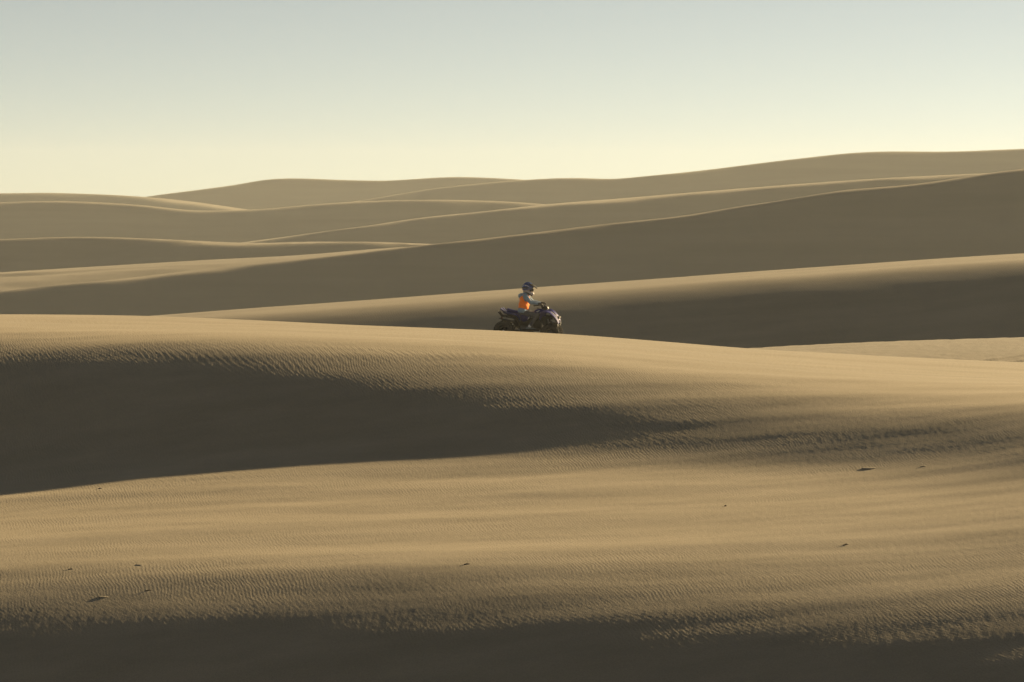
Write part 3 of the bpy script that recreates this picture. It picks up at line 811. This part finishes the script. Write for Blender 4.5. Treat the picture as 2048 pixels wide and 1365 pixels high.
# handlebar
hb = Build().tube([at(1060, 634, -0.44), at(1150, 626, -0.38), at(1215, 628, -0.28), at(1248, 655, -0.12), at(1252, 660, 0), at(1248, 655, 0.12), at(1215, 628, 0.28), at(1150, 626, 0.38), at(1060, 634, 0.44)], 0.0115, 10).done('handlebar', STEEL, bike)
for s in (-1, 1):
    Build().tube([at(1058, 634, s * 0.442), at(1150, 626, s * 0.38), at(1200, 627, s * 0.31)], [0.019, 0.017, 0.018], 12).done('grip', BLACK, hb)
    Build().tube([at(1232, 625, s * 0.28), at(1225, 612, s * 0.35), at(1170, 618, s * 0.42)], [0.008, 0.006, 0.005], 8).done('brake_lever', ALLOY, hb)
podp = [side(*p) for p in ((1185, 655), (1215, 640), (1275, 640), (1325, 668), (1335, 700), (1310, 728), (1245, 732), (1205, 705))]
pod = Build().plate(podp, -0.11, 0.11).done('handlebar_cover', BLACK, bike, bevel=0.015)
Build().plate([side(*p) for p in ((1290, 652), (1328, 672), (1340, 702), (1316, 728), (1306, 722), (1325, 700), (1316, 678))], -0.095, 0.095).done('number_plate', WHITE, pod, bevel=0.004)
for s in (-1, 1):
    Build().plate(line((800, 1120), (1160, 1125), (1180, 1150), (1150, 1172), (820, 1168)), s * 0.16, s * 0.36).done('footwell', BLACK, bike, bevel=0.006)
    Build().tube([(0.62, s * 0.12, 0.245), (0.62, s * 0.36, 0.245)], 0.014).done('foot_peg', STEEL, bike)

# ------------------------------------------------------------------ the rider
def W(px, py, y): return np.array(at(px, py, y))
pel, spine, chest, neck = W(800, 775, 0), W(818, 640, 0), W(838, 500, 0), W(862, 405, 0)
head = W(905, 300, 0)
arm = {s: (W(868, 445, s * 0.165), W(975, 565, s * 0.27), W(1150, 598, s * 0.345), W(1205, 606, s * 0.35)) for s in (-1, 1)}
leg = {s: (W(800, 792, s * 0.09), W(1120, 842, s * 0.235), W(955, 1075, s * 0.245), W(1090, 1140, s * 0.255)) for s in (-1, 1)}

def torso(P, o=0.0):
    d = cone(P, pel, spine, 0.125 + o, 0.118 + o, 1.3)
    d = smin(d, cone(P, spine, chest, 0.118 + o, 0.115 + o, 1.42), 0.05)
    d = smin(d, cone(P, chest, W(862, 440, 0), 0.11 + o, 0.075 + o, 1.7), 0.05)
    return d
def arms(P, o=0.0):
    d = None
    for s in (-1, 1):
        a, b, c, h = arm[s]
        q = smin(cone(P, a, b, 0.066 + o, 0.050 + o), cone(P, b, c, 0.050 + o, 0.034 + o), 0.02)
        d = q if d is None else np.minimum(d, q)
    return d
def legs(P, o=0.0, cuff=1.0):
    d = None
    for s in (-1, 1):
        a, b, c, t = leg[s]
        q = smin(cone(P, a, b, 0.092 + o, 0.064 + o), cone(P, b, b + cuff * (c - b), 0.062 + o, 0.044 + o), 0.03)
        d = q if d is None else np.minimum(d, q)
    return d
def hands(P, o=0.0, which=(-1, 1)):
    d = None
    for s in which:
        a, b, c, h = arm[s]
        palm = cone(P, c, h, 0.026 + o, 0.030 + o, 1.25)
        for k in range(4):                      # fingers curl over the grip
            y = s * (0.315 + 0.021 * k)
            L = (0.9, 1.0, 0.97, 0.8)[k]
            q = (W(1232, 596 + 2 * k, y), W(1232 + 26 * L, 612, y), W(1232 + 6, 612 + 28 * L, y))
            palm = smin(palm, np.minimum(np.minimum(cone(P, h, q[0], 0.013 + o, 0.0105 + o), cone(P, q[0], q[1], 0.0105 + o, 0.0095 + o)), cone(P, q[1], q[2], 0.0095 + o, 0.008 + o)), 0.006)
        th0, th1, th2 = W(1190, 618, s * 0.315), W(1212, 640, s * 0.30), W(1238, 646, s * 0.305)
        palm = smin(palm, np.minimum(cone(P, th0, th1, 0.014 + o, 0.011 + o), cone(P, th1, th2, 0.011 + o, 0.009 + o)), 0.008)
        d = palm if d is None else np.minimum(d, palm)
    return d
def feet(P, o=0.0):
    d = None
    for s in (-1, 1):
        a, b, c, t = leg[s]
        q = smin(cone(P, W(905, 1118, s * 0.248), t, 0.034 + o, 0.028 + o, 1.15), cone(P, c, W(925, 1105, s * 0.247), 0.038 + o, 0.038 + o), 0.02)
        d = q if d is None else np.minimum(d, q)
    return d
def headf(P, o=0.0):
    d = ball(P, head, (0.095 + o, 0.078 + o, 0.112 + o))
    d = smin(d, ball(P, W(950, 350, 0), (0.055, 0.055, 0.06)), 0.03)                 # lower face
    d = smin(d, cone(P, W(985, 300, 0), W(1003, 318, 0), 0.008, 0.014), 0.012)       # nose
    for s in (-1, 1): d = smin(d, ball(P, W(895, 308, s * 0.08), (0.02, 0.012, 0.03)), 0.008)   # ears
    return smin(d, cone(P, neck, W(890, 350, 0), 0.055, 0.05), 0.03)
def body(P):
    d = smin(torso(P, -0.018), arms(P, -0.014), 0.03)
    d = smin(d, legs(P, -0.014), 0.03)
    d = smin(d, headf(P), 0.03)
    d = np.minimum(d, hands(P, -0.003))
    return smin(d, feet(P, -0.008), 0.01)

lo3, hi3 = np.array((0.30, -0.46, 0.20)), np.array((1.20, 0.46, 1.66))
person = surface('person', body, lo3, hi3, 0.0125, SKIN)
person.matrix_world = bike_m
person['label'] = 'person in orange vest, grey hoodie and navy helmet riding the quad bike'
person['category'] = 'person'

def hoodie(P):
    d = smin(torso(P), arms(P), 0.04)
    d = smin(d, cone(P, neck, W(868, 425, 0), 0.085, 0.09), 0.03)
    hood = np.minimum(ball(P, W(768, 432, 0), (0.085, 0.13, 0.065)), ball(P, W(745, 455, 0), (0.06, 0.10, 0.05)))
    d = smin(d, hood, 0.03)
    d = smin(d, cone(P, W(790, 762, -0.06), W(790, 762, 0.06), 0.128, 0.128, 1.3), 0.03)
    d = d + 0.004 * np.sin(34 * P[..., 2] + 18 * P[..., 0]) * np.sin(27 * P[..., 1] + 9)          # soft folds
    d = np.maximum(d, (side(0, 0)[1] - 9) * 0 + (W(800, 790, 0)[2] - P[..., 2]))                 # hem
    return np.maximum(d, -headf(P, 0.004))
surface('hoodie', hoodie, np.array((0.30, -0.46, 0.66)), np.array((1.10, 0.46, 1.42)), 0.011, HOOD, person)
def vest(P):
    d = torso(P, 0.016)
    d = d + 0.004 * np.sin(40 * P[..., 2] + 22 * P[..., 0]) * np.sin(20 * P[..., 1] + 2)
    d = np.maximum(d, W(800, 722, 0)[2] - P[..., 2])                  # lower hem
    d = np.maximum(d, P[..., 2] - W(868, 405, 0)[2])                  # neckline
    for s in (-1, 1):                                                # wide arm openings
        d = np.maximum(d, -cone(P, W(900, 395, s * 0.25), W(925, 500, s * 0.25), 0.165, 0.125))
    d = np.maximum(d, -ball(P, W(768, 425, 0), (0.095, 0.14, 0.075)))    # cut away round the hood
    return np.maximum(d, -torso(P, 0.004))
surface('vest', vest, np.array((0.28, -0.30, 0.72)), np.array((0.90, 0.30, 1.38)), 0.010, ORANGE, person)
def trousers(P):
    d = smin(legs(P, 0.002, 0.86), cone(P, W(790, 800, -0.05), W(790, 800, 0.05), 0.10, 0.10, 1.2), 0.04)
    d = d + 0.004 * np.sin(46 * P[..., 0] + 31 * P[..., 2])
    return np.maximum(d, P[..., 2] - W(800, 772, 0)[2] - 0.9 * np.maximum(P[..., 0] - 0.50, 0))
surface('trousers', trousers, np.array((0.30, -0.40, 0.30)), np.array((1.10, 0.40, 0.86)), 0.011, PANTS, person)
for s in (-1, 1):
    lo = np.array((0.55, s * 0.25 - 0.09, 0.20)); hi = np.array((1.00, s * 0.25 + 0.09, 0.42))
    def shoe(P): return np.maximum(feet(P, 0.004), P[..., 2] - W(940, 1088, 0)[2])
    so = surface('shoe', shoe, lo, hi, 0.008, SHOE, person)
    def sole(P):
        q = cone(P, W(905, 1148, s * 0.248), W(1095, 1160, s * 0.255), 0.036, 0.030, 1.15)
        return np.maximum(q, np.abs(P[..., 2] - (W(905, 1148, 0)[2] + (W(1095, 1160, 0)[2] - W(905, 1148, 0)[2]) * (P[..., 0] - W(905, 1148, 0)[0]) / (W(1095, 1160, 0)[0] - W(905, 1148, 0)[0]))) - 0.011)
    surface('sole', sole, lo - 0.03, hi, 0.008, SOLE, so)
    def sock(P): return cone(P, W(955, 1078, s * 0.245), W(972, 1050, s * 0.245), 0.041, 0.041)
    surface('sock', sock, np.array((0.60, s * 0.245 - 0.07, 0.28)), np.array((0.82, s * 0.245 + 0.07, 0.50)), 0.008, SOCK, person)
    def glove(P, s=s): return np.maximum(hands(P, 0.003, (s,)), W(1145, 0, 0)[0] - P[..., 0])
    surface('glove', glove, np.array((0.90, s * 0.345 - 0.09, 0.93)), np.array((1.16, s * 0.345 + 0.09, 1.12)), 0.005, GLOVE, person)

def hshell(P):
    d = ball(P, W(905, 262, 0), (0.158, 0.128, 0.150))
    d = smin(d, ball(P, W(880, 300, 0), (0.125, 0.122, 0.13)), 0.03)
    d = np.maximum(d, P[..., 2] - 9)
    # lower rim slopes down to the back; front is open for the goggles
    rim = (W(880, 318, 0)[2] + 0.10 * (P[..., 0] - W(880, 318, 0)[0])) - P[..., 2]
    d = np.maximum(d, rim)
    d = np.maximum(d, -ball(P, W(1035, 318, 0), (0.115, 0.10, 0.062)))
    return np.maximum(d, -headf(P, 0.012))
helmet = surface('helmet', hshell, np.array((0.40, -0.17, 1.05)), np.array((0.95, 0.17, 1.66)), 0.009, NAVY, person)
def guard(P):
    a = np.minimum(cone(P, W(855, 315, -0.105), W(990, 395, -0.062), 0.036, 0.032), cone(P, W(855, 315, 0.105), W(990, 395, 0.062), 0.036, 0.032))
    a = smin(a, cone(P, W(1003, 396, -0.05), W(1003, 396, 0.05), 0.038, 0.038), 0.03)
    a = smin(a, cone(P, W(838, 335, -0.07), W(838, 335, 0.07), 0.05, 0.05), 0.03)
    return np.maximum(a, -headf(P, 0.01))
gd = surface('chin_guard', guard, np.array((0.40, -0.17, 1.00)), np.array((0.95, 0.17, 1.42)), 0.008, HGREY, helmet)
def trim(P):
    a = np.minimum(cone(P, W(870, 352, -0.108), W(985, 428, -0.06), 0.017, 0.017), cone(P, W(870, 352, 0.108), W(985, 428, 0.06), 0.017, 0.017))
    return smin(a, cone(P, W(990, 430, -0.05), W(990, 430, 0.05), 0.016, 0.016), 0.02)
surface('guard_trim', trim, np.array((0.40, -0.17, 1.00)), np.array((0.95, 0.17, 1.36)), 0.007, BLACK, gd)
def band(P):
    d = np.abs(ball(P, W(905, 268, 0), (0.164, 0.133, 0.15))) - 0.006
    z0 = W(880, 268, 0)[2] + 0.05 * (P[..., 0] - 0.6)
    return np.maximum(np.maximum(d, np.abs(P[..., 2] - z0) - 0.020), P[..., 0] - W(935, 0, 0)[0])
surface('helmet_band', band, np.array((0.38, -0.18, 1.2)), np.array((0.86, 0.18, 1.56)), 0.008, BLACK, helmet)
def goggle(P): return np.maximum(ball(P, W(975, 318, 0), (0.075, 0.09, 0.052)), -headf(P, 0.002))
surface('goggles', goggle, np.array((0.55, -0.14, 1.1)), np.array((0.95, 0.14, 1.5)), 0.008, BLACK, helmet)
pk = [side(*p) for p in ((950, 185), (1005, 205), (1050, 235), (1098, 270))]
Build().loft([[(x, -w, z - 0.022), (x, -w * 0.7, z + 0.010), (x, 0, z + 0.018), (x, w * 0.7, z + 0.010), (x, w, z - 0.022), (x, w * 0.8, z - 0.032), (x, 0, z - 0.012), (x, -w * 0.8, z - 0.032)] for (x, z), w in zip(pk, (0.112, 0.112, 0.10, 0.085))]).done('peak', BLACK, helmet)
for s in (-1, 1):                              # pale lettering-like marks on the shell, too small to read
    for px, py, wd, hg in ((828, 215, 18, 26), (868, 218, 26, 20), (898, 228, 22, 16), (930, 240, 18, 12)):
        c = W(px, py, 0)
        q = ((c[0] - W(905, 262, 0)[0]) / 0.158) ** 2 + ((c[2] - W(905, 262, 0)[2]) / 0.150) ** 2
        y = s * (0.128 * math.sqrt(max(0.02, 1 - q)) + 0.002)
        Build().plate([(c[0] + wd / 1518 * a, c[2] + hg / 1518 * b) for a, b in ((-1, -0.8), (0.8, -1), (1, 0.8), (-0.8, 1))], y - s * 0.012, y + s * 0.004).done('helmet_mark', WHITE, helmet, smooth=False)

# ------------------------------------------------------------------ small things lying on the near dune
def near_point(col, row):
    p = ground_point(NEAR, 75, col, row)
    z = NEAR(np.array([p[0]]), np.array([p[1]])) + ripples(np.array([p[0]]), np.array([p[1]]))
    return Vector((p[0], p[1], float(z[0]) + ZC))

def sand_clump(col, row, size, seed, label):
    """A crusted lump of sand with a drift tail, half sunk in the slope."""
    rs = random.Random(seed)
    b = Build(); nr, ns = 6, 18
    ph = [rs.uniform(0, 6.28) for _ in range(4)]
    rings = []
    for i in range(nr + 1):
        t = i / nr; ring = []
        for k in range(ns):
            a = 2 * math.pi * k / ns
            q = 1 + 0.22 * math.sin(2 * a + ph[0]) + 0.14 * math.sin(3 * a + ph[1]) + 0.08 * math.sin(7 * a + ph[2])
            r = size * math.sin(t * math.pi / 2) * q
            stretch = 2.3 if math.cos(a) < 0 else 1.3
            hgt = 0.22 * size * math.cos(t * math.pi / 2) * (1 + 0.25 * math.sin(3 * a + ph[3]) * t) - 0.05 * size * t
            ring.append(b.bm.verts.new((r * stretch * math.cos(a), 1.1 * r * math.sin(a), hgt)))
        rings.append(ring)
    for r, s in zip(rings[1:], rings[2:]):
        for k in range(ns): b.bm.faces.new((r[k], s[k], s[(k + 1) % ns], r[(k + 1) % ns]))
    b.bm.faces.new(rings[1])
    bmesh.ops.delete(b.bm, geom=rings[0], context='VERTS')
    o = b.done('sand_clump', SAND)
    o.location = near_point(col, row); o.rotation_euler = (RAD(8), 0, rs.uniform(-0.4, 0.4))
    o['label'] = label; o['category'] = 'sand clump'; o['group'] = 'crusted sand clumps on the near dune'
    return o

def twig(col, row, length, seed, label):
    rs = random.Random(seed)
    b = Build()
    pts = [Vector((0, 0, 0.004))]
    d = rs.uniform(-0.3, 0.6)
    for k in range(5):
        d += rs.uniform(-0.35, 0.35)
        pts.append(pts[-1] + Vector((math.cos(d), math.sin(d), rs.uniform(-0.05, 0.22))) * length / 5)
    b.tube(pts, [0.008, 0.0075, 0.007, 0.006, 0.005, 0.004], 8)
    for k in (2, 3):
        e = pts[k] + Vector((math.cos(d + 0.9), math.sin(d + 0.9), 0.5)) * length * 0.25
        b.tube([pts[k], pts[k].lerp(e, 0.5) + Vector((0, 0, 0.01)), e], [0.007, 0.006, 0.003], 7)
    o = b.done('dry_twig', WOOD)
    o.location = near_point(col, row)
    o['label'] = label; o['category'] = 'twig'; o['group'] = 'dry twigs on the near dune'
    return o

sand_clump(1742, 937, 0.075, 4, 'largest dark sand clump, at the right below the rippled slope')
sand_clump(1850, 934, 0.04, 5, 'small sand clump just right of the largest one')
sand_clump(282, 1129, 0.055, 6, 'low dark sand clump on the bright strip at lower left')
sand_clump(210, 1193, 0.05, 7, 'sand clump at lower left in the dim rippled sand')
sand_clump(503, 818, 0.07, 8, 'faint sand clump inside the big shadow, left of its twin')
sand_clump(567, 820, 0.05, 9, 'smaller faint sand clump inside the big shadow, right of its twin')
twig(290, 1181, 0.12, 11, 'short dry twig beside the lower left sand clump')
twig(136, 1138, 0.09, 12, 'thin dry twig near the left edge on lit sand')
twig(196, 981, 0.08, 13, 'dark twig in the shadow close to its lower edge')
twig(928, 1132, 0.10, 14, 'dark twig at the lower centre where the sand darkens')
twig(1686, 1092, 0.09, 15, 'small dark twig on the lit sand at lower right')
twig(1448, 1013, 0.05, 16, 'tiny dark twig on the lit plateau right of centre')
